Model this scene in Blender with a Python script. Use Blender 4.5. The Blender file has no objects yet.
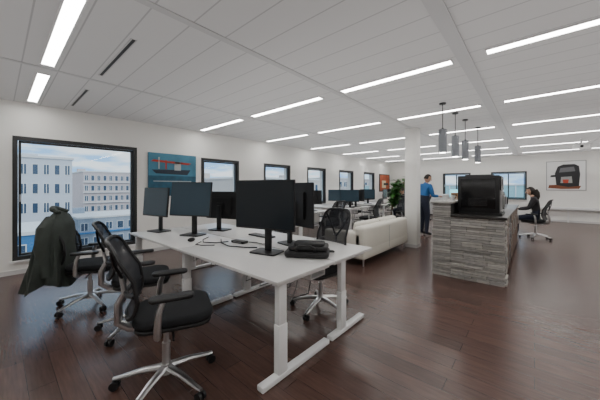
import bpy, bmesh, math, random
from mathutils import Vector, Matrix, noise, Euler
random.seed(7)
R=math.radians
H=1.4; CEIL=2.77; XW=-6.24; YF=15.0; XR=6.0; YB=-4.0
YAW=41.3

# ---------------------------------------------------------------- materials
MATS={}
def mat(name,col,rough=.5,metal=0.,emit=None,es=1.,noise_amt=0.,nscale=8.,bump=0.,spec=None,alpha=None,coat=None):
    if name in MATS: return MATS[name]
    m=bpy.data.materials.new(name); m.use_nodes=True
    nt=m.node_tree; b=nt.nodes['Principled BSDF']
    b.inputs['Base Color'].default_value=(*col,1)
    b.inputs['Roughness'].default_value=rough
    b.inputs['Metallic'].default_value=metal
    if spec is not None: b.inputs['Specular IOR Level'].default_value=spec
    if coat: b.inputs['Coat Weight'].default_value=coat
    if emit:
        b.inputs['Emission Color'].default_value=(*emit,1); b.inputs['Emission Strength'].default_value=es
    if alpha is not None: b.inputs['Alpha'].default_value=alpha
    tc=nt.nodes.new('ShaderNodeTexCoord')
    n=nt.nodes.new('ShaderNodeTexNoise'); n.inputs['Scale'].default_value=nscale; n.inputs['Detail'].default_value=4
    nt.links.new(tc.outputs['Object'],n.inputs['Vector'])
    if noise_amt>0:
        mx=nt.nodes.new('ShaderNodeMix'); mx.data_type='RGBA'
        mx.inputs[6].default_value=(*[c*(1-noise_amt) for c in col],1)
        mx.inputs[7].default_value=(*[min(1,c*(1+noise_amt)) for c in col],1)
        nt.links.new(n.outputs['Fac'],mx.inputs[0]); nt.links.new(mx.outputs[2],b.inputs['Base Color'])
    if bump>0:
        bp=nt.nodes.new('ShaderNodeBump'); bp.inputs['Strength'].default_value=bump; bp.inputs['Distance'].default_value=.01
        nt.links.new(n.outputs['Fac'],bp.inputs['Height']); nt.links.new(bp.outputs[0],b.inputs['Normal'])
    MATS[name]=m; return m

def floor_material():
    m=bpy.data.materials.new('floor_wood'); m.use_nodes=True; nt=m.node_tree; b=nt.nodes['Principled BSDF']
    L=nt.links.new
    tc=nt.nodes.new('ShaderNodeTexCoord')
    br=nt.nodes.new('ShaderNodeTexBrick')
    br.inputs['Color1'].default_value=(.108,.060,.048,1); br.inputs['Color2'].default_value=(.080,.046,.038,1)
    br.inputs['Mortar'].default_value=(.035,.021,.018,1)
    br.inputs['Scale'].default_value=1; br.inputs['Mortar Size'].default_value=.0018
    br.inputs['Brick Width'].default_value=1.3; br.inputs['Row Height'].default_value=.145
    br.offset=.37
    L(tc.outputs['Object'],br.inputs['Vector'])
    mp=nt.nodes.new('ShaderNodeMapping'); mp.inputs['Scale'].default_value=(1.2,14,1)
    L(tc.outputs['Object'],mp.inputs['Vector'])
    n=nt.nodes.new('ShaderNodeTexNoise'); n.inputs['Scale'].default_value=4; n.inputs['Detail'].default_value=6
    L(mp.outputs[0],n.inputs['Vector'])
    mx=nt.nodes.new('ShaderNodeMix'); mx.data_type='RGBA'; mx.blend_type='MULTIPLY'; mx.inputs[0].default_value=.6
    cr=nt.nodes.new('ShaderNodeValToRGB'); cr.color_ramp.elements[0].position=.3; cr.color_ramp.elements[0].color=(.6,.6,.6,1)
    cr.color_ramp.elements[1].position=.7; cr.color_ramp.elements[1].color=(1.25,1.2,1.2,1)
    L(n.outputs['Fac'],cr.inputs[0]); L(br.outputs['Color'],mx.inputs[6]); L(cr.outputs[0],mx.inputs[7])
    L(mx.outputs[2],b.inputs['Base Color'])
    b.inputs['Roughness'].default_value=.25
    bp=nt.nodes.new('ShaderNodeBump'); bp.inputs['Strength'].default_value=.15; bp.inputs['Distance'].default_value=.003
    L(n.outputs['Fac'],bp.inputs['Height']); L(bp.outputs[0],b.inputs['Normal'])
    return m
def ceiling_material():
    m=bpy.data.materials.new('ceiling_panels'); m.use_nodes=True; nt=m.node_tree; b=nt.nodes['Principled BSDF']
    L=nt.links.new
    tc=nt.nodes.new('ShaderNodeTexCoord'); sp=nt.nodes.new('ShaderNodeSeparateXYZ'); L(tc.outputs['Object'],sp.inputs[0])
    def math_(op,a,v=None):
        x=nt.nodes.new('ShaderNodeMath'); x.operation=op
        L(a,x.inputs[0]); 
        if v is not None: x.inputs[1].default_value=v
        return x.outputs[0]
    f=math_('FRACT',math_('MULTIPLY',math_('ADD',sp.outputs['Y'],100.02),1/.3))
    g=math_('LESS_THAN',f,.04)
    mx=nt.nodes.new('ShaderNodeMix'); mx.data_type='RGBA'
    mx.inputs[6].default_value=(.68,.68,.685,1); mx.inputs[7].default_value=(.47,.47,.48,1)
    L(g,mx.inputs[0]); L(mx.outputs[2],b.inputs['Base Color'])
    b.inputs['Roughness'].default_value=.65
    return m
def glass_material():
    m=bpy.data.materials.new('window_glass'); m.use_nodes=True; nt=m.node_tree
    nt.nodes.remove(nt.nodes['Principled BSDF']); out=nt.nodes['Material Output']
    t=nt.nodes.new('ShaderNodeBsdfTransparent'); t.inputs[0].default_value=(.93,.96,.97,1)
    g=nt.nodes.new('ShaderNodeBsdfGlossy'); g.inputs['Roughness'].default_value=.02
    mx=nt.nodes.new('ShaderNodeMixShader'); mx.inputs[0].default_value=.035
    nt.links.new(t.outputs[0],mx.inputs[1]); nt.links.new(g.outputs[0],mx.inputs[2]); nt.links.new(mx.outputs[0],out.inputs[0])
    return m

M_wall=mat('wall_paint',(.83,.82,.79),.7,noise_amt=.02,nscale=3)
M_white=mat('white_powder_coat',(.82,.82,.82),.35)
M_desk=mat('desk_laminate',(.70,.69,.68),.32,noise_amt=.01,nscale=30)
M_frame=mat('window_frame_dark',(.02,.02,.021),.45)
M_base=mat('baseboard_grey',(.60,.60,.60),.5)
M_runner=mat('ceiling_runner',(.56,.56,.57),.5)
M_light=mat('led_diffuser',(1,1,1),.5,emit=(1,.985,.95),es=20)
M_black=mat('black_plastic',(.008,.008,.009),.45)
M_blackg=mat('black_gloss',(.008,.008,.009),.18)
M_fabric=mat('black_fabric',(.010,.011,.013),.9,noise_amt=.3,nscale=120,bump=.2)
M_mesh=mat('black_mesh_weave',(.010,.012,.018),.7,alpha=.85)
M_silver=mat('brushed_aluminium',(.62,.62,.63),.28,1.)
M_grey=mat('grey_plastic',(.16,.16,.165),.4)
M_screen=mat('screen_off',(.012,.017,.022),.25,spec=.5)
M_screenb=mat('screen_bluish',(.040,.070,.095),.2)
M_screenc=mat('screen_cyan',(.05,.2,.25),.3,emit=(.25,.75,.85),es=1.8)
M_sofa=mat('white_leather',(.72,.69,.61),.42,noise_amt=.03,nscale=6,bump=.05)
M_glass=glass_material()

# ---------------------------------------------------------------- builder
class B:
    def __init__(s,name,M=None):
        s.name=name; s.bm=bmesh.new(); s.mats=[]; s.M=M or Matrix.Identity(4)
    def mi(s,m):
        if m not in s.mats: s.mats.append(m)
        return s.mats.index(m)
    def add(s,t,m,M=None):
        i=s.mi(m)
        for f in t.faces: f.material_index=i
        if M is not None: bmesh.ops.transform(t,matrix=M,verts=t.verts)
        me=bpy.data.meshes.new('tmp'); t.to_mesh(me); t.free(); s.bm.from_mesh(me); bpy.data.meshes.remove(me)
    def box(s,c,size,m,rot=(0,0,0),bev=0.,seg=2):
        t=bmesh.new(); bmesh.ops.create_cube(t,size=1)
        bmesh.ops.scale(t,vec=size,verts=t.verts)
        if bev>0: bmesh.ops.bevel(t,geom=t.edges[:],offset=min(bev,min(size)*.49),segments=seg,affect='EDGES',profile=.5)
        s.add(t,m,Matrix.Translation(c)@Euler([R(a) for a in rot]).to_matrix().to_4x4())
    def bx(s,x0,x1,y0,y1,z0,z1,m,bev=0.,seg=2):
        s.box(((x0+x1)/2,(y0+y1)/2,(z0+z1)/2),(abs(x1-x0),abs(y1-y0),abs(z1-z0)),m,bev=bev,seg=seg)
    def cyl(s,p1,p2,r1,m,r2=None,seg=20):
        p1=Vector(p1);p2=Vector(p2);d=p2-p1
        t=bmesh.new(); bmesh.ops.create_cone(t,cap_ends=True,segments=seg,radius1=r1,radius2=r1 if r2 is None else r2,depth=d.length)
        q=d.to_track_quat('Z','Y').to_matrix().to_4x4()
        s.add(t,m,Matrix.Translation((p1+p2)/2)@q)
    def sph(s,c,rad,m,u=16,v=10,M=None):
        t=bmesh.new(); bmesh.ops.create_uvsphere(t,u_segments=u,v_segments=v,radius=1)
        sc=rad if hasattr(rad,'__len__') else (rad,)*3
        bmesh.ops.scale(t,vec=sc,verts=t.verts)
        s.add(t,m,Matrix.Translation(c)@(M or Matrix.Identity(4)))
    def tube(s,pts,r,m,seg=8,closed=False,flat=1.):
        pts=[Vector(p) for p in pts]; n=len(pts)
        rs=r if hasattr(r,'__len__') else [r]*n
        t=bmesh.new(); rings=[]; up=None
        for i,p in enumerate(pts):
            if closed: d=(pts[(i+1)%n]-pts[i-1])
            else: d=pts[min(i+1,n-1)]-pts[max(i-1,0)]
            d.normalize()
            if up is None:
                a=Vector((0,0,1)) if abs(d.z)<.9 else Vector((1,0,0))
                up=(a-d*a.dot(d)).normalized()
            else: up=(up-d*up.dot(d)).normalized()
            sd=d.cross(up)
            rings.append([t.verts.new(p+(up*math.cos(2*math.pi*k/seg)*flat+sd*math.sin(2*math.pi*k/seg))*rs[i]) for k in range(seg)])
        for i in range(n if closed else n-1):
            a=rings[i];b=rings[(i+1)%n]
            for k in range(seg): t.faces.new((a[k],a[(k+1)%seg],b[(k+1)%seg],b[k]))
        if not closed:
            t.faces.new(rings[0][::-1]); t.faces.new(rings[-1])
        bmesh.ops.recalc_face_normals(t,faces=t.faces)
        s.add(t,m)
    def slab(s,cx,cy,w,d,r,z0,z1,m,bev=.01,M=None,taper=1.):
        t=bmesh.new(); vs=[]
        for (sx,sy,a0) in ((1,1,0),(-1,1,90),(-1,-1,180),(1,-1,270)):
            for k in range(6):
                a=R(a0+k*18); y=cy+sy*(d/2-r)+r*math.sin(a)
                x=cx+sx*(w/2-r)+r*math.cos(a)
                if y<cy: x=cx+(x-cx)*taper
                vs.append(t.verts.new((x,y,z0)))
        f=t.faces.new(vs); e=bmesh.ops.extrude_face_region(t,geom=[f])
        bmesh.ops.translate(t,vec=(0,0,z1-z0),verts=[v for v in e['geom'] if isinstance(v,bmesh.types.BMVert)])
        bmesh.ops.recalc_face_normals(t,faces=t.faces)
        if bev>0:
            ed=[x for x in t.edges if abs(x.verts[0].co.z-x.verts[1].co.z)<1e-6]
            bmesh.ops.bevel(t,geom=ed,offset=bev,segments=3,affect='EDGES',profile=.5)
        s.add(t,m,M)
    def poly(s,pts,m,thick=None,n=None):
        t=bmesh.new(); vs=[t.verts.new(p) for p in pts]; f=t.faces.new(vs)
        if thick:
            e=bmesh.ops.extrude_face_region(t,geom=[f])
            bmesh.ops.translate(t,vec=Vector(n)*thick,verts=[v for v in e['geom'] if isinstance(v,bmesh.types.BMVert)])
            bmesh.ops.recalc_face_normals(t,faces=t.faces)
        s.add(t,m)
    def grid(s,fn,nu,nv,m,thick=0.,closed_u=False):
        t=bmesh.new(); g=[[t.verts.new(fn(i/(nu if closed_u else nu-1),j/(nv-1))) for i in range(nu)] for j in range(nv)]
        for j in range(nv-1):
            for i in range(nu if closed_u else nu-1):
                t.faces.new((g[j][i],g[j][(i+1)%nu],g[j+1][(i+1)%nu],g[j+1][i]))
        bmesh.ops.recalc_face_normals(t,faces=t.faces)
        if thick: bmesh.ops.solidify(t,geom=t.faces[:],thickness=thick)
        s.add(t,m)
    def done(s,loc=(0,0,0),rz=0.,angle=35):
        me=bpy.data.meshes.new(s.name); s.bm.to_mesh(me); s.bm.free()
        for m in s.mats: me.materials.append(m)
        me.shade_smooth(); me.set_sharp_from_angle(angle=R(angle))
        o=bpy.data.objects.new(s.name,me); bpy.context.scene.collection.objects.link(o)
        o.location=loc; o.rotation_euler=(0,0,R(rz)); return o

# ---------------------------------------------------------------- room shell
def wall_open(name,axis,pos0,pos1,a0,a1,ops):
    b=B(name)
    def seg(u0,u1,z0,z1):
        if u1-u0<1e-4 or z1-z0<1e-4: return
        if axis=='Y': b.bx(pos0,pos1,u0,u1,z0,z1,M_wall)
        else: b.bx(u0,u1,pos0,pos1,z0,z1,M_wall)
    cur=a0
    for (u0,u1,z0,z1) in ops:
        seg(cur,u0,0,CEIL); seg(u0,u1,0,z0); seg(u0,u1,z1,CEIL); cur=u1
    seg(cur,a1,0,CEIL)
    return b.done()
LW=[(.17,1.94,.22,2.22),(3.37,4.5,.75,2.13),(5.42,6.6,.75,2.13),(7.5,8.65,.75,2.13),(9.62,10.8,.75,2.13),(11.8,12.95,.75,2.13)]
FW=[(-3.5,-2.3,.85,2.08),(-1.5,-.25,.85,2.08)]
wall_open('wall_left','Y',XW-.3,XW,YB-.3,YF+.3,LW)
wall_open('wall_far','X',YF,YF+.3,XW,XR,FW)
b=B('wall_right'); b.bx(XR,XR+.3,YB-.3,YF+.3,0,CEIL,M_wall); b.done()
b=B('wall_back'); b.bx(XW,XR,YB-.3,YB,0,CEIL,M_wall); b.done()
b=B('floor'); b.bx(XW-.3,XR+.3,YB-.3,YF+.3,-.3,0,floor_material()); b.done()
b=B('ceiling'); b.bx(XW-.3,XR+.3,YB-.3,YF+.3,CEIL,CEIL+.4,ceiling_material()); b.done()
b=B('baseboard_left'); b.bx(XW,XW+.015,YB,YF,0,.07,M_base); b.done()
b=B('baseboard_far'); b.bx(XW,XR,YF-.015,YF,0,.07,M_base); b.done()

def window(i,axis,u0,u1,z0,z1):
    b=B('window_%d'%i)
    def q(ua,ub,za,zb,t0,t1,m):
        if axis=='Y': b.bx(XW-t1,XW-t0,ua,ub,za,zb,m)
        else: b.bx(ua,ub,YF+t0,YF+t1,za,zb,m)
    fw=.06; t0,t1=-.012,.1
    q(u0,u0+fw,z0,z1,t0,t1,M_frame); q(u1-fw,u1,z0,z1,t0,t1,M_frame)
    q(u0+fw,u1-fw,z0,z0+fw,t0,t1,M_frame); q(u0+fw,u1-fw,z1-fw,z1,t0,t1,M_frame)
    s0=u0+fw+.01; s1=u1-fw-.01; c0=z0+fw+.01; c1=z1-fw-.01; sw=.03
    q(s0,s0+sw,c0,c1,.02,.085,M_frame); q(s1-sw,s1,c0,c1,.02,.085,M_frame)
    q(s0,s1,c0,c0+sw,.02,.085,M_frame); q(s0,s1,c1-sw,c1,.02,.085,M_frame)
    q(s0-.01,s1+.01,c0-.01,c1+.01,.05,.056,M_glass)
    if axis=='X': q((u0+u1)/2-.02,(u0+u1)/2+.02,c0,c1,.02,.085,M_frame)
    q(u0-.03,u1+.03,z0-.03,z0,-.05,.0,M_white)
    q(s0+.008,s0+.024,(z0+z1)/2-.06,(z0+z1)/2+.06,-.03,.02,M_silver)
    b.done()
k=1
for o in LW: window(k,'Y',*o); k+=1
for o in FW: window(k,'X',*o); k+=1
for n,(x,w,h) in enumerate([(-4.24,.05,.006),(-2.16,.07,.008),(-.56,.12,.015),(1.35,.05,.006),(3.2,.05,.006),(5.0,.05,.006)]):
    b=B('trim_%d'%(n+1)); b.bx(x-w/2,x+w/2,YB,YF,CEIL-h,CEIL,M_runner); b.done()
segs=[(-6.0,-4.45),(-4.08,-2.45),(-2.06,-.68),(-.36,1.2),(1.5,3.05),(3.35,4.9)]
for y in (-1.8,.38,3.27,5.35,7.45,9.55,11.65,13.75):
    for (x0,x1) in segs:
        b=B('ceiling_light')
        w=.052
        b.bx(x0,x1,y-w,y+w,CEIL-.008,CEIL-.002,M_light)
        b.bx(x0-.012,x1+.012,y-w-.012,y-w,CEIL-.014,CEIL,M_white); b.bx(x0-.012,x1+.012,y+w,y+w+.012,CEIL-.014,CEIL,M_white)
        b.bx(x0-.012,x0,y-w,y+w,CEIL-.014,CEIL,M_white); b.bx(x1,x1+.012,y-w,y+w,CEIL-.014,CEIL,M_white)
        b.done()
for (x0,x1) in ((-3.99,-2.8),(-5.84,-4.74)):
    b=B('air_vent'); b.bx(x0,x1,.83,.86,CEIL-.004,CEIL,M_black); b.bx(x0-.01,x1+.01,.82,.83,CEIL-.008,CEIL,M_runner); b.bx(x0-.01,x1+.01,.86,.87,CEIL-.008,CEIL,M_runner); b.done()
M_col=mat('column_paint',(.88,.87,.84),.6)
b=B('column'); b.bx(-2.3,-2.03,6.36,6.63,0,CEIL,M_col,bev=.01); b.bx(-2.31,-2.02,6.35,6.64,0,.07,M_base); b.done()
b=B('cable_trunking'); y_=YF-.02; b.bx(-.1,3.2,y_-.13,y_,.50,.60,M_white,bev=.01); b.bx(-.1,3.2,y_-.10,y_,.47,.50,M_base)
for x in (.0,1.0,2.0,3.1): b.bx(x-.02,x+.02,y_-.08,y_-.03,0,.47,M_white)
b.done()

# ---------------------------------------------------------------- desks
def bench(name,x0,x1,y0,y1,nx=2,z=.74,ext=.02):
    b=B(name); w=(x1-x0)/nx; ym=(y0+y1)/2; g=.006
    for i in range(nx):
        for (a,c) in ((y0,ym-.012),(ym+.012,y1)):
            b.bx(x0+i*w+g,x0+(i+1)*w-g,a,c,z-.025,z,M_desk,bev=.003)
    for i in range(nx+1):
        x=x0+.05 if i==0 else (x1-.07 if i==nx else x0+i*w)
        for (ya,yb,yc) in ((y0-ext,ym-.04,y0+.10),(ym+.0,y1-.12,ym+.20)):
            b.bx(x-.032,x+.032,ya,yb,0.005,.045,M_white,bev=.008)
            b.bx(x-.028,x+.028,yc-.045,yc+.045,.045,.40,M_white,bev=.006)
            b.bx(x-.024,x+.024,yc-.040,yc+.040,.40,z-.05,M_white,bev=.005)
            b.bx(x-.028,x+.028,max(ya,y0)+.04,yb,z-.055,z-.025,M_white,bev=.004)
    for i in range(nx):
        xa=x0+i*w+.1; xb=x0+(i+1)*w-.1
        for yy in (y0+.2,ym-.12,ym+.12,y1-.2):
            b.bx(xa-.05,xb+.05,yy-.02,yy+.02,z-.06,z-.03,M_white)
        b.bx(xa+.1,xb-.1,ym-.10,ym+.10,z-.19,z-.18,M_white)
        b.bx(xa+.1,xb-.1,ym-.11,ym-.10,z-.19,z-.10,M_white); b.bx(xa+.1,xb-.1,ym+.10,ym+.11,z-.19,z-.10,M_white)
        b.bx(xa+.3,xa+.7,ym-.05,ym+.02,z-.18,z-.135,M_black,bev=.005)
        for q in range(4):
            xx=xa+.25+.25*q
            b.tube([(xx,ym,z-.16),(xx+.03,ym-.08,z-.32),(xx-.05,ym-.05,z-.45),(xx+.1,ym+.02,z-.38),(xx+.16,ym,z-.18)],.006,M_black,seg=6)
    return b.done()
bench('desk_bench',-4.4,-1.33,1.28,2.72,ext=.10)
bench('desk_bench',-5.95,-4.3,4.9,6.3,nx=1)
bench('desk_bench',-5.95,-4.2,7.1,8.5,nx=1)
bench('desk_bench',-5.9,-4.1,9.3,10.8,nx=1)
bench('desk_bench',-5.9,-4.1,11.6,13.0,nx=1)

# ---------------------------------------------------------------- office chair
def chair(loc,rz,arms=True,name='office_chair',top=1.06,up=0.):
    b=B(name)
    for k in range(5):
        a=R(90+72*k+18); c,s_=math.cos(a),math.sin(a)
        b.tube([(c*.03,s_*.03,.125),(c*.16,s_*.16,.112),(c*.31,s_*.31,.078),(c*.345,s_*.345,.074)],[.030,.024,.017,.014],M_silver,seg=8,flat=.75)
        px,py=c*.335,s_*.335
        b.cyl((px,py,.055),(px,py,.08),.009,M_black,seg=8)
        tx,ty=-s_,c
        for sg in (-1,1):
            b.cyl((px+tx*.008*sg,py+ty*.008*sg,.03),(px+tx*.026*sg,py+ty*.026*sg,.03),.029,M_black,seg=14)
        b.box((px,py,.05),(.02,.03,.02),M_black,rot=(0,0,math.degrees(a)),bev=.005)
    b.cyl((0,0,.085),(0,0,.15),.045,M_silver,r2=.036)
    b.cyl((0,0,.15),(0,0,.30),.027,M_silver); b.cyl((0,0,.30),(0,0,.40+up),.018,M_silver)
    n0=len(b.bm.verts)
    b.box((0,-.02,.405),(.17,.26,.05),M_silver,bev=.015)
    b.slab(0,.05,.48,.47,.10,.43,.455,M_black,bev=.008,taper=.92)
    b.slab(0,.05,.50,.50,.13,.455,.515,M_fabric,bev=.026,taper=.9)
    b.tube([(.06,.03,.40),(.24,.04,.40),(.27,.04,.395)],.007,M_black,seg=6)
    def bp(a,v):
        z=.53+(top-up-.53)*v; hw=.24-.035*v
        y=-.235+.045*math.sin(math.pi*min(1,v*1.3))-.11*v*v+.045*a*a
        return Vector((a*hw,y,z))
    def sup(t):
        c,s_=math.cos(t),math.sin(t); e=.38
        return (math.copysign(abs(c)**e,c),math.copysign(abs(s_)**e,s_))
    N=36; out=[]
    for i in range(N):
        a,v=sup(2*math.pi*i/N); out.append(bp(a,(v+1)/2))
    b.tube(out,.013,M_black,seg=8,closed=True)
    def gf(u,v):
        a,w=sup(2*math.pi*u); k=v
        return bp(a*k,(w*k+1)/2)
    b.grid(lambda u,v: gf(u,max(v,.01)),N,9,M_mesh,closed_u=True)
    b.tube([bp(-.95,.32)+Vector((0,-.012,0)),bp(-.5,.28)+Vector((0,-.03,0)),bp(0,.26)+Vector((0,-.04,0)),bp(.5,.28)+Vector((0,-.03,0)),bp(.95,.32)+Vector((0,-.012,0))],.016,M_black,seg=8,flat=.8)
    b.tube([(0,-.08,.405),(0,-.22,.41),(0,-.285,.46),(0,-.285,.58),bp(0,.26)+Vector((0,-.045,0)),bp(0,.5)+Vector((0,-.05,0))],[.026,.028,.028,.024,.02,.012],M_silver,seg=10)
    b.tube([bp(0,.45)+Vector((0,-.05,0)),bp(-.5,.7)+Vector((0,-.03,0)),bp(-.9,.9)+Vector((0,-.01,0))],.010,M_black,seg=6)
    b.tube([bp(0,.45)+Vector((0,-.05,0)),bp(.5,.7)+Vector((0,-.03,0)),bp(.9,.9)+Vector((0,-.01,0))],.010,M_black,seg=6)
    if arms:
        for sx in (-1,1):
            b.tube([(sx*.10,-.04,.415),(sx*.24,-.05,.415),(sx*.285,-.05,.44),(sx*.29,-.05,.50),(sx*.285,-.04,.60),(sx*.28,-.02,.655)],[.018,.02,.021,.022,.02,.017],M_silver,seg=8)
            b.slab(sx*.275,.03,.085,.26,.038,.655,.685,M_black,bev=.011)
    if up:
        b.bm.verts.ensure_lookup_table()
        for v in b.bm.verts[n0:]: v.co.z+=up
    return b.done(loc,rz)
def head(a): return YAW+a-90
chair((-1.97,.80,0),head(27),up=.04)
chair((-3.0,.93,0),head(30),up=.02)
ch_j=(-3.98,.74,0); chair(ch_j,head(22))
chair((-1.86,2.48,0),180-8,top=1.13)
chair((-3.4,3.15,0),165)
chair((-5.1,4.35,0),10)
chair((-3.85,5.6,0),80)
chair((-3.7,7.4,0),100)
chair((-3.2,8.1,0),140)
chair((-3.6,9.95,0),90)
chair((-5.2,8.95,0),-20)
chair((-3.6,12.0,0),70)
chair((.02,9.7,0),80)
chair((-1.0,12.2,0),20)

def jacket():
    b=B('jacket'); M=mat('jacket_green',(.036,.045,.038),.75,noise_amt=.35,nscale=14,bump=.3)
    def ring(u,v):
        a=2*math.pi*u
        z=1.115-.78*v
        hw=.19+.12*min(1,v*5)**.6+.08*v
        hd=.035+.05*min(1,v*6)+.10*v**1.2
        c,s_=math.cos(a),math.sin(a)
        wr=1+.10*math.sin(a*7+v*3)*v+.06*math.sin(a*13+1.3-v*5)*v
        dz=.05*math.sin(a*3+.5)*v-.05*abs(c)*(1-v)
        return Vector((math.copysign(abs(c)**.7,c)*hw*wr,-.29-.05*v+math.copysign(abs(s_)**.8,s_)*hd*wr,z+dz))
    b.grid(ring,56,26,M,thick=.008,closed_u=True)
    def cap(u,v):
        p=ring(u,0); c=Vector((0,-.29,1.13)); return p*(1-v)+c*v*.98+Vector((p.x*.02*v,0,.02*v))
    b.grid(cap,56,4,M,closed_u=True)
    b.tube([(-.11,-.25,1.11),(-.06,-.33,1.145),(0,-.35,1.155),(.06,-.33,1.145),(.11,-.25,1.11)],[.022,.03,.032,.03,.022],M,seg=8)
    for sx in (-1,1):
        b.tube([(sx*.18,-.30,1.05),(sx*.28,-.31,.95),(sx*.32,-.32,.75),(sx*.315,-.30,.60),(sx*.33,-.28,.46)],[.05,.07,.062,.055,.048],M,seg=12)
    return b.done(ch_j,head(22))
jacket()

# ---------------------------------------------------------------- monitors
def monitor(x,y,rz,w=.7,h=.46,zc=1.22,tilt=0,scr=None,z0=.74):
    b=B('monitor')
    scr=scr or M_screen
    MM=Matrix.Translation((0,-.07,zc-z0))@Euler((R(-tilt),0,0)).to_matrix().to_4x4()
    def tb(c,size,m,bev=.0):
        t=bmesh.new(); bmesh.ops.create_cube(t,size=1); bmesh.ops.scale(t,vec=size,verts=t.verts)
        if bev: bmesh.ops.bevel(t,geom=t.edges[:],offset=bev,segments=2,affect='EDGES')
        b.add(t,m,MM@Matrix.Translation(c))
    tb((0,0,0),(w,.022,h),M_black,.004)
    tb((0,-.0115,.004),(w-.02,.003,h-.028),scr)
    tb((0,.02,-.01),(w*.62,.03,h*.62),M_black,.01)
    tb((0,.045,-.02),(.12,.03,.12),M_black,.008)
    b.box((0,.005,(zc-z0)/2),(.075,.03,zc-z0),M_black,bev=.008)
    b.slab(0,-.02,.30,.22,.03,0.001,.016,M_black,bev=.004)
    return b.done((x,y,z0),rz)
monitor(-2.03,1.82,14,w=.70,h=.49,zc=1.225)
monitor(-3.52,1.8,23,w=.66,h=.46,zc=1.235,tilt=6,scr=M_screenb)
monitor(-4.20,1.62,11,w=.60,h=.42,zc=1.18,tilt=4,scr=M_screenb)
monitor(-2.12,2.24,180-10,w=.66,h=.5,zc=1.2)
monitor(-3.62,2.25,180+20,w=.6,h=.42,zc=1.12)
for (x,y,rz,s) in ((-5.1,5.45,0,M_screenb),(-4.65,5.75,190,None),(-5.0,7.6,10,M_screenb),(-4.5,7.95,170,None),(-4.45,7.5,20,M_screenb),(-5.0,9.8,10,M_screenb),(-4.5,10.1,100,None),(-4.9,12.2,20,None),(-4.4,12.4,80,M_screenc)):
    monitor(x,y,rz,w=.6,h=.38,zc=1.12,scr=s)

def bag():
    b=B('laptop_bag'); M=mat('bag_nylon',(.010,.010,.011),.6,bump=.4,nscale=40)
    b.slab(0,0,.42,.28,.05,0.002,.06,M,bev=.022)
    b.slab(.01,.01,.38,.24,.05,.06,.105,M,bev=.018)
    b.slab(.02,.0,.29,.18,.04,.103,.13,M,bev=.01)
    b.tube([(-.08,-.12,.06),(-.09,-.17,.10),(-.05,-.19,.13),(.05,-.19,.13),(.09,-.17,.10),(.08,-.12,.06)],.011,M,seg=8)
    b.tube([(-.19,.134,.07),(0,.14,.074),(.19,.134,.07)],.004,M_silver,seg=6)
    b.tube([(.2,.02,.04),(.25,.06,.03),(.24,.12,.02),(.15,.16,.014)],.010,M,seg=6)
    return b.done((-1.65,1.99,.74),32)
bag()
b=B('docking_station'); b.slab(0,0,.20,.09,.015,.001,.03,M_black,bev=.006); b.box((0,-.044,.016),(.12,.006,.012),M_grey); 
b.tube([(.08,.04,.012),(.16,.09,.008),(.3,.06,.008),(.36,.1,.008)],.005,M_black,seg=6); b.done((-2.62,1.90,.74),10)
b=B('desk_cable')
b.tube([(-3.2,1.83,.747),(-3.1,1.70,.747),(-2.95,1.62,.747),(-2.80,1.70,.747),(-2.76,1.84,.747)],.006,M_black,seg=6)
b.tube([(-2.95,1.86,.747),(-2.75,1.74,.747),(-2.55,1.70,.747),(-2.35,1.78,.747),(-2.25,1.86,.747)],.006,M_black,seg=6)
b.tube([(-3.0,1.62,.747),(-2.9,1.50,.747),(-2.8,1.52,.747),(-2.7,1.62,.747)],.005,M_black,seg=6)
b.done()
def keyboard(x,y,rz):
    b=B('keyboard'); b.slab(0,0,.42,.13,.012,.001,.014,M_black,bev=.003)
    for r in range(5):
        for c in range(15): b.box((-.19+c*.027,-.048+r*.024,.017),(.022,.019,.006),M_grey)
    b.done((x,y,.74),rz)
keyboard(-2.75,2.35,180)
b=B('computer_mouse'); b.sph((0,0,.026),(.03,.052,.024),M_black); b.box((0,.025,.048),(.005,.014,.006),M_grey,bev=.002); b.done((-3.1,1.55,.741),15)

def sofa():
    b=B('sofa'); L=2.1; D=.86
    b.bx(-D,0,0,L,.13,.34,M_sofa,bev=.03,seg=3)
    b.bx(-.22,.0,0,L,.25,.70,M_sofa,bev=.06,seg=4)
    for y in (0,L-.17): b.bx(-D,-.05,y,y+.17,.2,.60,M_sofa,bev=.05,seg=4)
    for i in range(2):
        y0=.175+i*(L-.35)/2; y1=y0+(L-.35)/2
        b.bx(-D-.02,-.2,y0+.005,y1-.005,.33,.46,M_sofa,bev=.045,seg=4)
        b.box((-.28,(y0+y1)/2,.60),(.15,y1-y0-.02,.30),M_sofa,rot=(0,12,0),bev=.06,seg=4)
    for x in (-D+.06,-.06):
        for y in (.08,L-.08):
            b.tube([(x,y,.14),(x,y,.0)],[.018,.013],M_silver,seg=10)
    b.tube([(.002,L*.5,.2),(.003,L*.5,.64)],.004,M_base,seg=6)
    b.done((-2.2,4.18,0),0)
sofa()

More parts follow.
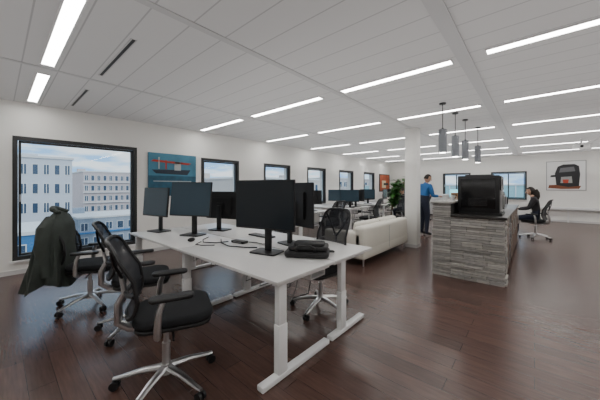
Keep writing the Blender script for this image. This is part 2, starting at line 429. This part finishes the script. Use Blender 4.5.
# ---------------------------------------------------------------- stone counter
def counter():
    b=B('stone_bar_counter')
    greys=[mat('slate_%d'%i,c,.85,noise_amt=.25,nscale=18,bump=.5) for i,c in enumerate([(.40,.38,.35),(.34,.325,.30),(.46,.44,.41),(.37,.355,.335),(.29,.28,.265)])]
    M_core=mat('mortar',(.05,.05,.048),.9)
    M_top=mat('counter_top_dark',(.03,.027,.025),.3)
    M_topl=mat('counter_top_stone',(.40,.39,.37),.5)
    M_wood=mat('cabinet_wood',(.13,.082,.055),.45,noise_amt=.3,nscale=10)
    x0,x1,xm=-1.24,-.31,-.98; y0,y1=4.67,8.3
    b.bx(x0+.02,xm,y0+.02,y1,0,1.15,M_core)
    b.bx(xm,x1-.02,y0+.02,y0+.14,0,.94,M_core)
    def stones(u0,u1,z0,z1,place):
        z=z0
        while z<z1-.01:
            h=random.choice((.030,.036,.042)); h=min(h,z1-z); u=u0
            while u<u1-.01:
                w=min(random.uniform(.14,.36),u1-u)
                if u1-u-w<.08: w=u1-u
                p=random.uniform(.0,.024)
                place(u,u+w-.004,z,z+h-.006,p,random.choice(greys)); u+=w
            z+=h
    stones(x0,xm,0,1.14,lambda a,c,z,zz,p,m:b.bx(a,c,y0-p,y0+.05,z,zz,m,bev=.003,seg=1))
    stones(xm,x1,0,.94,lambda a,c,z,zz,p,m:b.bx(a,c,y0-p,y0+.05,z,zz,m,bev=.003,seg=1))
    stones(y0+.05,y1,0,1.14,lambda a,c,z,zz,p,m:b.bx(x0-p,x0+.05,a,c,z,zz,m,bev=.003,seg=1))
    stones(y0+.05,y0+.3,0,.94,lambda a,c,z,zz,p,m:b.bx(x1-.05,x1+p,a,c,z,zz,m,bev=.003,seg=1))
    b.bx(x0-.03,xm+.02,y0-.03,y1,1.14,1.17,M_topl,bev=.006)
    b.bx(xm,x1+.03,y0-.03,y1,.94,.975,M_top,bev=.006)
    b.bx(xm,x1-.03,y0+.14,y1,.08,.94,M_wood); b.bx(xm,x1-.08,y0+.3,y1,0,.08,M_black)
    y=y0+.31; i=0
    while y<y1-.3:
        w=.6
        m=M_blackg if i==1 else M_wood
        b.bx(x1-.03,x1-.008,y,y+w-.006,.09,.93,m,bev=.003)
        b.tube([(x1+.0,y+.06,.55),(x1+.022,y+.06,.55),(x1+.022,y+.06,.80),(x1+.0,y+.06,.80)],.006,M_silver,seg=6)
        y+=w; i+=1
    b.done()
counter()

def coffee_machine():
    b=B('coffee_machine')
    b.bx(-.27,.27,-.25,.25,.03,.60,M_black,bev=.012)
    b.bx(-.25,.30,-.24,.24,.0,.035,M_black,bev=.005)
    b.bx(.26,.285,-.22,.22,.38,.58,M_blackg,bev=.006)
    b.bx(.286,.29,-.08,.08,.44,.54,M_screenb)
    b.bx(.26,.29,-.18,.18,.05,.07,M_silver)
    b.bx(.265,.275,-.2,.2,.07,.36,M_grey)
    for y in (-.05,.05): b.cyl((.28,y,.36),(.28,y,.30),.014,M_silver,seg=12)
    b.bx(-.18,.18,-.18,.18,.60,.615,M_black,bev=.004)
    b.bx(-.22,.22,-.256,-.25,.10,.55,M_blackg,bev=.002)
    for k in range(6): b.bx(-.12,.12,-.262,-.256,.14+.02*k,.148+.02*k,M_black)
    for x in (-.2,.2):
        for y in (-.18,.18): b.cyl((x,y,-.0),(x,y,.03),.02,M_black,seg=10)
    b.done((-.655,5.12,.976),0)
coffee_machine()
def fridge_box():
    b=B('microwave_oven')
    b.bx(-.25,.25,-.24,.24,.0,.34,M_black,bev=.01); b.bx(.25,.262,-.22,.10,.03,.31,M_blackg,bev=.003); b.bx(.25,.262,.12,.22,.03,.31,M_grey,bev=.003)
    b.tube([(.262,.09,.06),(.285,.09,.06),(.285,.09,.28),(.262,.09,.28)],.006,M_silver,seg=6)
    b.done((-.66,5.85,.976),0)
fridge_box()
M_cup=mat('cup_white',(.8,.8,.78),.3)
for (x,y) in ((-1.1,4.9),(-1.08,5.3)):
    b=B('coffee_cup'); 
    b.cyl((0,0,0),(0,0,.09),.03,M_cup,r2=.04); b.cyl((0,0,.088),(0,0,.092),.035,mat('coffee',(.05,.02,.01),.3)); b.tube([(.034,0,.02),(.06,0,.03),(.06,0,.06),(.037,0,.07)],.005,M_cup,seg=6); b.done((x,y,1.17))
b=B('cardboard_box'); Mc=mat('cardboard',(.42,.24,.11),.8); b.bx(-.1,.1,-.12,.12,0,.12,Mc,bev=.003); b.bx(-.09,.0,-.2,-.12,.11,.115,Mc); b.bx(-.1,.1,-.02,.02,.12,.122,M_base); b.done((-1.1,5.75,1.17),10)

M_pend=mat('pendant_grey',(.20,.21,.23),.35,.6)
for (x,y) in ((-1.13,4.82),(-1.1,5.6),(-1.06,6.3),(-.98,7.3)):
    b=B('pendant_lamp')
    b.cyl((0,0,CEIL-.02),(0,0,CEIL),.05,M_black); b.cyl((0,0,2.36),(0,0,CEIL-.02),.006,M_black,seg=8)
    b.cyl((0,0,1.96),(0,0,2.34),.062,M_pend,seg=28); b.cyl((0,0,2.34),(0,0,2.365),.03,M_black,r2=.01)
    b.cyl((0,0,1.957),(0,0,1.962),.05,M_light,seg=20)
    b.done((x,y,0))

b=B('desk'); b.bx(-1.5,-.45,9.0,10.6,.715,.74,M_desk,bev=.003)
for x in (-1.4,-.55):
    for y in (9.1,10.5): b.bx(x-.025,x+.025,y-.025,y+.025,0,.715,M_white)
b.bx(-1.4,-.55,9.09,9.11,.64,.70,M_white); b.bx(-1.4,-.55,10.49,10.51,.64,.70,M_white); b.done()
monitor(-.95,9.55,100,w=.6,h=.36,zc=1.12,scr=M_screenb)
monitor(-1.0,10.2,80,w=.6,h=.36,zc=1.12)
b=B('desk'); b.bx(-3.4,-1.0,13.1,13.9,.715,.74,M_desk,bev=.003)
for x in (-3.3,-1.1):
    for y in (13.2,13.8): b.bx(x-.025,x+.025,y-.025,y+.025,0,.715,M_white)
b.done()
monitor(-2.6,13.6,10,w=.6,h=.36,zc=1.12,scr=M_screenc)
monitor(-1.5,13.6,0,w=.6,h=.36,zc=1.12,scr=M_screenc)

# ---------------------------------------------------------------- pictures
def pic_left():
    b=B('wall_picture_ship'); x=XW+.03
    y0,y1,z0,z1=2.15,3.22,1.2,2.15
    sky=mat('pic_sky',(.05,.20,.30),.6,noise_amt=.5,nscale=3); sea=mat('pic_sea',(.012,.09,.15),.6,noise_amt=.6,nscale=9)
    red=mat('pic_red',(.50,.04,.02),.6); pale=mat('pic_pale',(.42,.46,.46),.6); dk=mat('pic_dark',(.02,.03,.05),.6)
    b.bx(XW,x,y0,y1,z0,z1,dk); b.bx(x,x+.002,y0,y1,1.65,z1,sky); b.bx(x,x+.002,y0,y1,z0,1.65,sea)
    b.poly([(x+.003,2.3,1.70),(x+.003,3.0,1.68),(x+.003,3.08,1.80),(x+.003,2.22,1.78)],dk,.002,(1,0,0))
    b.poly([(x+.004,2.2,1.96),(x+.004,3.02,1.92),(x+.004,3.10,1.96),(x+.004,2.25,2.00)],red,.002,(1,0,0))
    b.bx(x+.003,x+.006,2.7,2.85,1.78,1.98,pale); b.bx(x+.003,x+.006,2.35,2.38,1.8,2.06,pale); b.bx(x+.003,x+.006,2.5,2.53,1.8,2.0,red)
    b.bx(x+.003,x+.005,2.25,3.1,1.52,1.54,pale); b.done()
def pic_corner():
    b=B('wall_picture_orange'); x=XW+.03
    b.bx(XW,x,13.5,14.8,1.15,2.1,M_frame); b.bx(x,x+.002,13.55,14.75,1.2,2.05,mat('pic_or',(.45,.09,.03),.6,noise_amt=.7,nscale=4))
    b.bx(x+.002,x+.004,13.8,14.3,1.35,1.75,mat('pic_wh',(.7,.6,.4),.6)); b.bx(x+.004,x+.006,14.0,14.6,1.5,1.62,M_black); b.done()
def pic_far():
    b=B('wall_poster_coffee_machine'); y=YF-.03
    b.bx(.36,1.50,y+.005,YF,1.26,2.44,mat('frame_grey',(.35,.35,.36),.5))
    b.bx(.385,1.475,y,y+.01,1.285,2.415,mat('pic_paper',(.80,.80,.80),.6))
    dk=mat('pic_dark2',(.02,.02,.024),.5); md=mat('pic_mid',(.14,.14,.15),.5); bn=mat('pic_brown',(.22,.07,.03),.6)
    def P(pts,m,o): b.poly([(p[0],y-o,p[1]) for p in pts],m,.002,(0,-1,0))
    P([(.42,1.36),(.80,1.32),(1.30,1.33),(1.36,1.44),(.95,1.5),(.45,1.48)],bn,.002)
    P([(.66,1.48),(.62,1.95),(.70,2.22),(.86,2.30),(1.18,2.30),(1.30,2.22),(1.33,1.9),(1.30,1.44),(1.0,1.40)],dk,.004)
    P([(.74,1.98),(.78,2.16),(1.16,2.20),(1.20,2.02)],md,.006)
    P([(.48,1.80),(.50,1.88),(.74,1.90),(.74,1.82)],dk,.006)
    P([(.78,1.56),(.80,1.80),(1.10,1.82),(1.12,1.56)],mat('pic_pale2',(.35,.35,.34),.5),.006)
    P([(.86,1.56),(.84,1.70),(1.02,1.70),(1.0,1.56)],mat('pic_rd',(.5,.06,.03),.5),.008)
    b.done()
pic_left(); pic_corner(); pic_far()
b=B('ceiling_projector'); b.slab(0,0,.34,.26,.04,2.50,2.60,M_white,bev=.012); b.cyl((0,-.135,2.55),(0,-.12,2.55),.035,M_black); b.cyl((0,0,2.6),(0,0,CEIL),.02,M_white); b.done((1.0,11.0,0),0)

def plant(loc,h=1.9):
    b=B('potted_plant'); g1=mat('leaf_green',(.05,.20,.03),.5,noise_amt=.4,nscale=9); g2=mat('leaf_dark',(.03,.12,.02),.5)
    b.cyl((0,0,0),(0,0,.4),.18,M_white,r2=.23,seg=24); b.cyl((0,0,.38),(0,0,.402),.21,mat('soil',(.04,.025,.015),.9))
    random.seed(3)
    for s_ in range(8):
        a=random.uniform(0,6.28); top=Vector((.3*math.cos(a),.3*math.sin(a),random.uniform(h-.5,h-.1)))
        b.tube([(0,0,.38),(top.x*.4,top.y*.4,.9),tuple(top)],[.014,.010,.006],mat('bark',(.12,.08,.04),.8),seg=6)
        for k in range(34):
            t=random.uniform(.35,1.); p=Vector((top.x*t,top.y*t,.38+(top.z-.38)*t))
            aa=random.uniform(0,6.28); el=random.uniform(-.3,.9); L=random.uniform(.18,.34)
            d=Vector((math.cos(aa)*math.cos(el),math.sin(aa)*math.cos(el),math.sin(el))); sd=d.cross(Vector((0,0,1))).normalized()*L*.24
            tip=p+d*L+Vector((0,0,-.05)); mid=p+d*L*.5
            t_=bmesh.new(); v=[t_.verts.new(q) for q in (p,mid+sd,tip,mid-sd)]; vm=t_.verts.new(mid+Vector((0,0,-.012)))
            for i in range(4): t_.faces.new((v[i],v[(i+1)%4],vm))
            b.add(t_,random.choice((g1,g2)))
    b.done(loc)
plant((-3.75,9.05,0),1.8)
plant((-5.2,14.0,0),2.1)
b=B('storage_cabinet'); b.bx(-.8,.8,-.2,.2,.05,1.05,M_white,bev=.005); b.bx(-.78,.78,-.18,.18,0,.05,M_black)
for i in range(4): b.bx(-.79+i*.395,-.79+i*.395+.385,-.215,-.2,.07,1.03,M_base,bev=.003); b.box((-.79+i*.395+.34,-.222,.6),(.012,.015,.12),M_silver)
b.done((-3.8,14.6,0),0)

# ---------------------------------------------------------------- people
M_skin=mat('skin',(.50,.29,.20),.55); M_hair=mat('hair_dark',(.02,.014,.01),.7,noise_amt=.4,nscale=60)
def skin_mesh(verts,edges,radii,root=0,sub=2):
    me=bpy.data.meshes.new('sk'); me.from_pydata(verts,edges,[]); o=bpy.data.objects.new('sk',me)
    bpy.context.scene.collection.objects.link(o)
    md=o.modifiers.new('s','SKIN'); md.use_smooth_shade=True
    if not me.skin_vertices:
        bpy.context.view_layer.objects.active=o; bpy.ops.mesh.customdata_skin_add()
    sv=me.skin_vertices[0].data
    for i,r in enumerate(radii):
        sv[i].radius=(r,r) if not hasattr(r,'__len__') else r
        sv[i].use_root=(i==root)
    sb=o.modifiers.new('u','SUBSURF'); sb.levels=sub; sb.render_levels=sub
    dg=bpy.context.evaluated_depsgraph_get(); dg.update()
    nm=bpy.data.meshes.new_from_object(o.evaluated_get(dg)); bpy.data.objects.remove(o); return nm
def segd(p,a,c):
    ab=c-a; t=max(0,min(1,(p-a).dot(ab)/max(1e-9,ab.length_squared))); return (p-(a+ab*t)).length
def person(name,loc,rz,J,shirt,pants,hairlong=False,shoes=None,headyaw=0,headpitch=0,k=1.):
    shoes=shoes or M_black
    names=['pelvis','spine','chest','neck','ntop']; V=[Vector(J[n]) for n in names]
    rad=[(.15*k,.12*k),(.14*k,.11*k),(.165*k,.12*k),(.068,.064),(.055,.055)]
    E=[(0,1),(1,2),(2,3),(3,4)]; tag=['p','s','s','n']
    def P(n,sx):
        sfx='_l' if sx<0 else '_r'
        if n+sfx in J: return Vector(J[n+sfx])
        v=J[n]; return Vector((abs(v[0])*sx,v[1],v[2]))
    for sx in (-1,1):
        i=len(V); V+= [P('shoulder',sx),P('elbow',sx),P('wrist',sx)]; rad+=[(.078,.078),(.054,.054),(.036,.032)]
        E+=[(2,i),(i,i+1),(i+1,i+2)]; tag+=['s','s','a']
        i=len(V); V+=[P('hip',sx),P('knee',sx),P('ankle',sx),P('toe',sx)]; rad+=[(.105,.105),(.07,.07),(.05,.05),(.04,.03)]
        E+=[(0,i),(i,i+1),(i+1,i+2),(i+2,i+3)]; tag+=['p','p','p','f']
    me=skin_mesh(V,E,rad)
    cols={'p':pants,'s':shirt,'a':shirt,'n':M_skin,'f':shoes}
    ml=[pants,shirt,M_skin,shoes]
    me.materials.clear()
    for m in ml: me.materials.append(m)
    for f in me.polygons:
        c=f.center; best=min(range(len(E)),key=lambda q:segd(c,V[E[q][0]],V[E[q][1]])-.5*min(rad[E[q][0]][0],rad[E[q][1]][0]))
        f.material_index=ml.index(cols[tag[best]]); f.use_smooth=True
    root=bpy.data.objects.new(name,None); bpy.context.scene.collection.objects.link(root)
    root.location=loc; root.rotation_euler=(0,0,R(rz))
    body=bpy.data.objects.new('body',me); bpy.context.scene.collection.objects.link(body); body.parent=root
    b=B('head'); nt=Vector(J['ntop'])
    HM=Matrix.Translation(nt)@Matrix.Rotation(R(headyaw),4,'Z')@Matrix.Rotation(R(headpitch),4,'X')
    t=bmesh.new(); bmesh.ops.create_uvsphere(t,u_segments=24,v_segments=18,radius=1)
    for v in t.verts:
        x,y,z=v.co; w=1.
        if z<0: w=1-.32*(-z)**1.3
        fy=y
        if y>0 and z<.3: fy=y*(.93)
        v.co=Vector((x*.074*w,fy*.095*(1-.18*max(0,-z) if y<0 else 1)+.012,z*.118+.09))
        if y>.5 and abs(z-.05)<.2 and .2<abs(x)<.6: v.co.y-=.006
    b.add(t,M_skin,HM)
    def hadd(fn):
        bb=B('x'); fn(bb); 
        for v in bb.bm.verts: v.co=HM@v.co
        mm=bpy.data.meshes.new('t'); 
        off={i:b.mi(m) for i,m in enumerate(bb.mats)}
        for f in bb.bm.faces: f.material_index=off[f.material_index]
        bb.bm.to_mesh(mm); bb.bm.free(); b.bm.from_mesh(mm); bpy.data.meshes.remove(mm)
    def feats(q):
        q.tube([(0,.098,.105),(0,.113,.085),(0,.122,.068),(0,.108,.060)],[.006,.009,.013,.009],M_skin,seg=8)
        for s_ in (-1,1):
            q.sph((s_*.03,.094,.098),(.011,.007,.007),mat('eye_white',(.8,.8,.8),.3),10,8); q.sph((s_*.03,.100,.098),.0045,M_black,8,6)
            q.tube([(s_*.015,.104,.115),(s_*.03,.105,.119),(s_*.046,.094,.114)],.003,M_hair,seg=5)
            q.sph((s_*.076,.008,.085),(.009,.018,.03),M_skin,10,8)
        q.tube([(-.022,.096,.036),(0,.103,.037),(.022,.096,.036)],[.003,.006,.003],mat('lips',(.42,.17,.14),.5),seg=6)
    hadd(feats)
    t=bmesh.new(); bmesh.ops.create_uvsphere(t,u_segments=24,v_segments=16,radius=1)
    dele=[]
    for v in t.verts:
        x,y,z=v.co
        lim=.35+.2*y if y>0.1 else (-.75 if hairlong else -.35)
        if z<lim: dele.append(v)
        v.co=Vector((x*.083,y*.103+.006,z*.128+.093))
    bmesh.ops.delete(t,geom=dele,context='VERTS'); bmesh.ops.solidify(t,geom=t.faces[:],thickness=.006); b.add(t,M_hair,HM)
    if hairlong:
        def hl(q): q.tube([(0,-.07,.12),(0,-.10,.02),(0,-.10,-.08),(0,-.09,-.16)],[.07,.075,.065,.03],M_hair,seg=12,flat=.7)
        hadd(hl)
    o=b.done(); o.parent=root
    for sx in (-1,1):
        w=P('wrist',sx); e=P('elbow',sx)
        d=(w-e).normalized(); up=Vector((0,0,1)); side=d.cross(up).normalized(); up=side.cross(d)
        b=B('hand'+('_l' if sx<0 else '_r'))
        b.tube([w-d*.02,w+d*.02,w+d*.06,w+d*.095],[.024,.03,.038,.034],M_skin,seg=12,flat=.45)
        for i,(o_,l) in enumerate(((-.028,.065),(-.009,.078),(.010,.072),(.028,.055))):
            p=w+d*.085+side*o_
            b.tube([p,p+d*l*.45-up*.004,p+d*l*.8-up*.016,p+d*l*.95-up*.03],[.0095,.009,.008,.006],M_skin,seg=8)
        inn=-side if (side.x*sx>0) else side
        p=w+d*.03+inn*.025
        b.tube([p,p+inn*.025+d*.025,p+inn*.035+d*.05-up*.01],[.012,.011,.008],M_skin,seg=8)
        o=b.done(); o.parent=root
    return root
blue=mat('shirt_blue',(.02,.13,.36),.8,noise_amt=.15,nscale=10); jeans=mat('jeans_dark',(.015,.02,.04),.85,noise_amt=.2,nscale=30)
blackc=mat('sweater_black',(.010,.010,.012),.9,noise_amt=.2,nscale=30); greyc=mat('jumper_grey',(.03,.028,.032),.9)
STAND=dict(pelvis=(0,-.02,.96),spine=(0,0,1.13),chest=(0,.03,1.34),neck=(0,.05,1.49),ntop=(0,.07,1.56),shoulder=(.19,.03,1.42),elbow=(.25,.08,1.15),wrist=(.19,.31,1.14),
           hip=(.09,-.01,.92),knee=(.10,.02,.5),ankle=(.10,-.02,.09),toe=(.12,.14,.04))
SIT=dict(pelvis=(0,-.06,.60),spine=(0,-.04,.76),chest=(0,.0,.98),neck=(0,.03,1.12),ntop=(0,.06,1.19),shoulder=(.18,.0,1.06),elbow=(.22,.10,.82),wrist=(.15,.34,.79),
         hip=(.09,-.02,.58),knee=(.11,.40,.53),ankle=(.11,.40,.09),toe=(.11,.55,.04))
person('standing_man',(-2.40,8.2,0),-35,STAND,blue,jeans,headpitch=-15,headyaw=-25)
person('seated_man',(-3.62,9.95,0),90,SIT,blackc,jeans,headpitch=-8)
person('seated_woman',(.0,9.72,0),85,SIT,greyc,jeans,hairlong=True,headpitch=-8,k=.9)

# ---------------------------------------------------------------- outside
def building(name,x0,x1,y0,y1,zt,wall,nfl,ncol,zb=-14,bands=None):
    b=B(name); mw=mat('facade_%s'%str(wall),wall,.85,noise_amt=.05,nscale=.5); mg=mat('facade_glass',(.05,.09,.15),.15)
    mf=mat('facade_trim',(.75,.75,.74),.6)
    b.bx(x0,x1,y0,y1,zb,zt,mw); b.bx(x0-.2,x1+.2,y0-.2,y1+.2,zt,zt+.35,mf)
    fh=3.0; z=zt-2.6
    for f in range(nfl):
        for c in range(ncol):
            w=(y1-y0)/ncol; ya=y0+c*w+w*.2; yb=y0+(c+1)*w-w*.2
            b.bx(x1,x1+.04,ya,yb,z,z+1.7,mf); b.bx(x1+.04,x1+.07,ya+.1,yb-.1,z+.1,z+1.6,mg)
            if c%2==0: b.bx(x1+.07,x1+.1,(ya+yb)/2-.05,(ya+yb)/2+.05,z+.1,z+1.6,mf)
        if bands: b.bx(x1,x1+.5,y0,y1,z-.5,z-.25,bands)
        z-=fh
    b.bx(x0+1,x0+3,y0+1,y0+3,zt,zt+1.6,mw)
    b.done()
M_or=mat('orange_panel',(.70,.20,.03),.7); M_bl=mat('blue_panel',(.03,.22,.5),.6)
building('apartment_building',-72,-58,2.1,8.4,5.9,(.62,.65,.70),7,5)
building('office_building',-115,-98,16.6,28.5,5.8,(.58,.50,.50),7,8,bands=mat('facade_trim',(.75,.75,.74),.6))
building('warehouse_building',-48,-38,-3,3.6,-3.4,(.06,.20,.42),3,5,bands=M_or)
building('warehouse_building',-84,-70,11.0,28,-5.2,(.36,.42,.50),3,8,bands=M_bl)
building('residential_building',-60,-40,30,60,3,(.58,.53,.49),6,16)
building('residential_building',-70,-45,66,110,4,(.52,.48,.47),6,16)
building('tower_building',-110,-90,-32,-10,14,(.55,.58,.64),8,8)
b=B('street_ground'); b.bx(-300,200,-200,300,-14.3,-14,mat('asphalt',(.18,.18,.18),.9,noise_amt=.2,nscale=.3)); b.done()
b=B('building_exterior'); b.bx(XW-.3,XR+.3,YB-.3,YF+.3,-14,-.3,mat('brick_ext',(.4,.3,.25),.9)); b.done()
b=B('glass_building'); mg=mat('facade_cyan',(.40,.66,.70),.3); b.bx(-37,20,70,78,-14,1.9,mg)
for k in range(29): b.bx(-37+k*2,-36.8+k*2,69.9,70,-14,1.9,M_white)
for k in range(6): b.bx(-37,20,69.85,70,1.7-k*3,1.95-k*3,M_white)
b.done()

# ---------------------------------------------------------------- lights
w=bpy.data.worlds.new('sky'); bpy.context.scene.world=w; w.use_nodes=True; nt=w.node_tree; bg=nt.nodes['Background']
tc=nt.nodes.new('ShaderNodeTexCoord'); mp=nt.nodes.new('ShaderNodeMapping'); mp.inputs['Scale'].default_value=(1,1,5)
n=nt.nodes.new('ShaderNodeTexNoise'); n.inputs['Scale'].default_value=7; n.inputs['Detail'].default_value=7
cr=nt.nodes.new('ShaderNodeValToRGB'); cr.color_ramp.elements[0].position=.40; cr.color_ramp.elements[0].color=(.30,.56,.90,1)
cr.color_ramp.elements[1].position=.55; cr.color_ramp.elements[1].color=(.86,.92,.97,1)
nt.links.new(tc.outputs['Generated'],mp.inputs[0]); nt.links.new(mp.outputs[0],n.inputs['Vector']); nt.links.new(n.outputs['Fac'],cr.inputs[0]); nt.links.new(cr.outputs[0],bg.inputs[0])
bg.inputs[1].default_value=1.7
sl=bpy.data.lights.new('sun','SUN'); sl.energy=1.3; sl.angle=R(3); sl.color=(1,.95,.88)
so=bpy.data.objects.new('sun',sl); bpy.context.scene.collection.objects.link(so)
so.rotation_euler=Vector((-.8,.35,-.55)).to_track_quat('-Z','Y').to_euler(); so.location=(0,0,30)
for i,(yc) in enumerate((-1.0,4.0,9.0,13.0)):  # added upward fill lamps standing in for bounced light, not room fixtures
    al=bpy.data.lights.new('ceiling_bounce_fill','AREA'); al.shape='RECTANGLE'; al.size=11.5; al.size_y=4.6 if i<3 else 3.4
    al.energy=(52,74,84,66)[i]; al.color=(1,.99,.97)
    ao=bpy.data.objects.new('ceiling_bounce_fill',al); bpy.context.scene.collection.objects.link(ao)
    ao.location=(-.1,yc,1.9); ao.rotation_euler=(R(180),0,0)

# ---------------------------------------------------------------- camera
cd=bpy.data.cameras.new('camera'); cd.sensor_width=36; cd.lens=267/600*36; cd.shift_y=-13/600; cd.clip_end=500; cd.clip_start=.05
co=bpy.data.objects.new('camera',cd); bpy.context.scene.collection.objects.link(co)
co.location=(0,0,H); co.rotation_euler=(R(90),0,R(YAW)); bpy.context.scene.camera=co
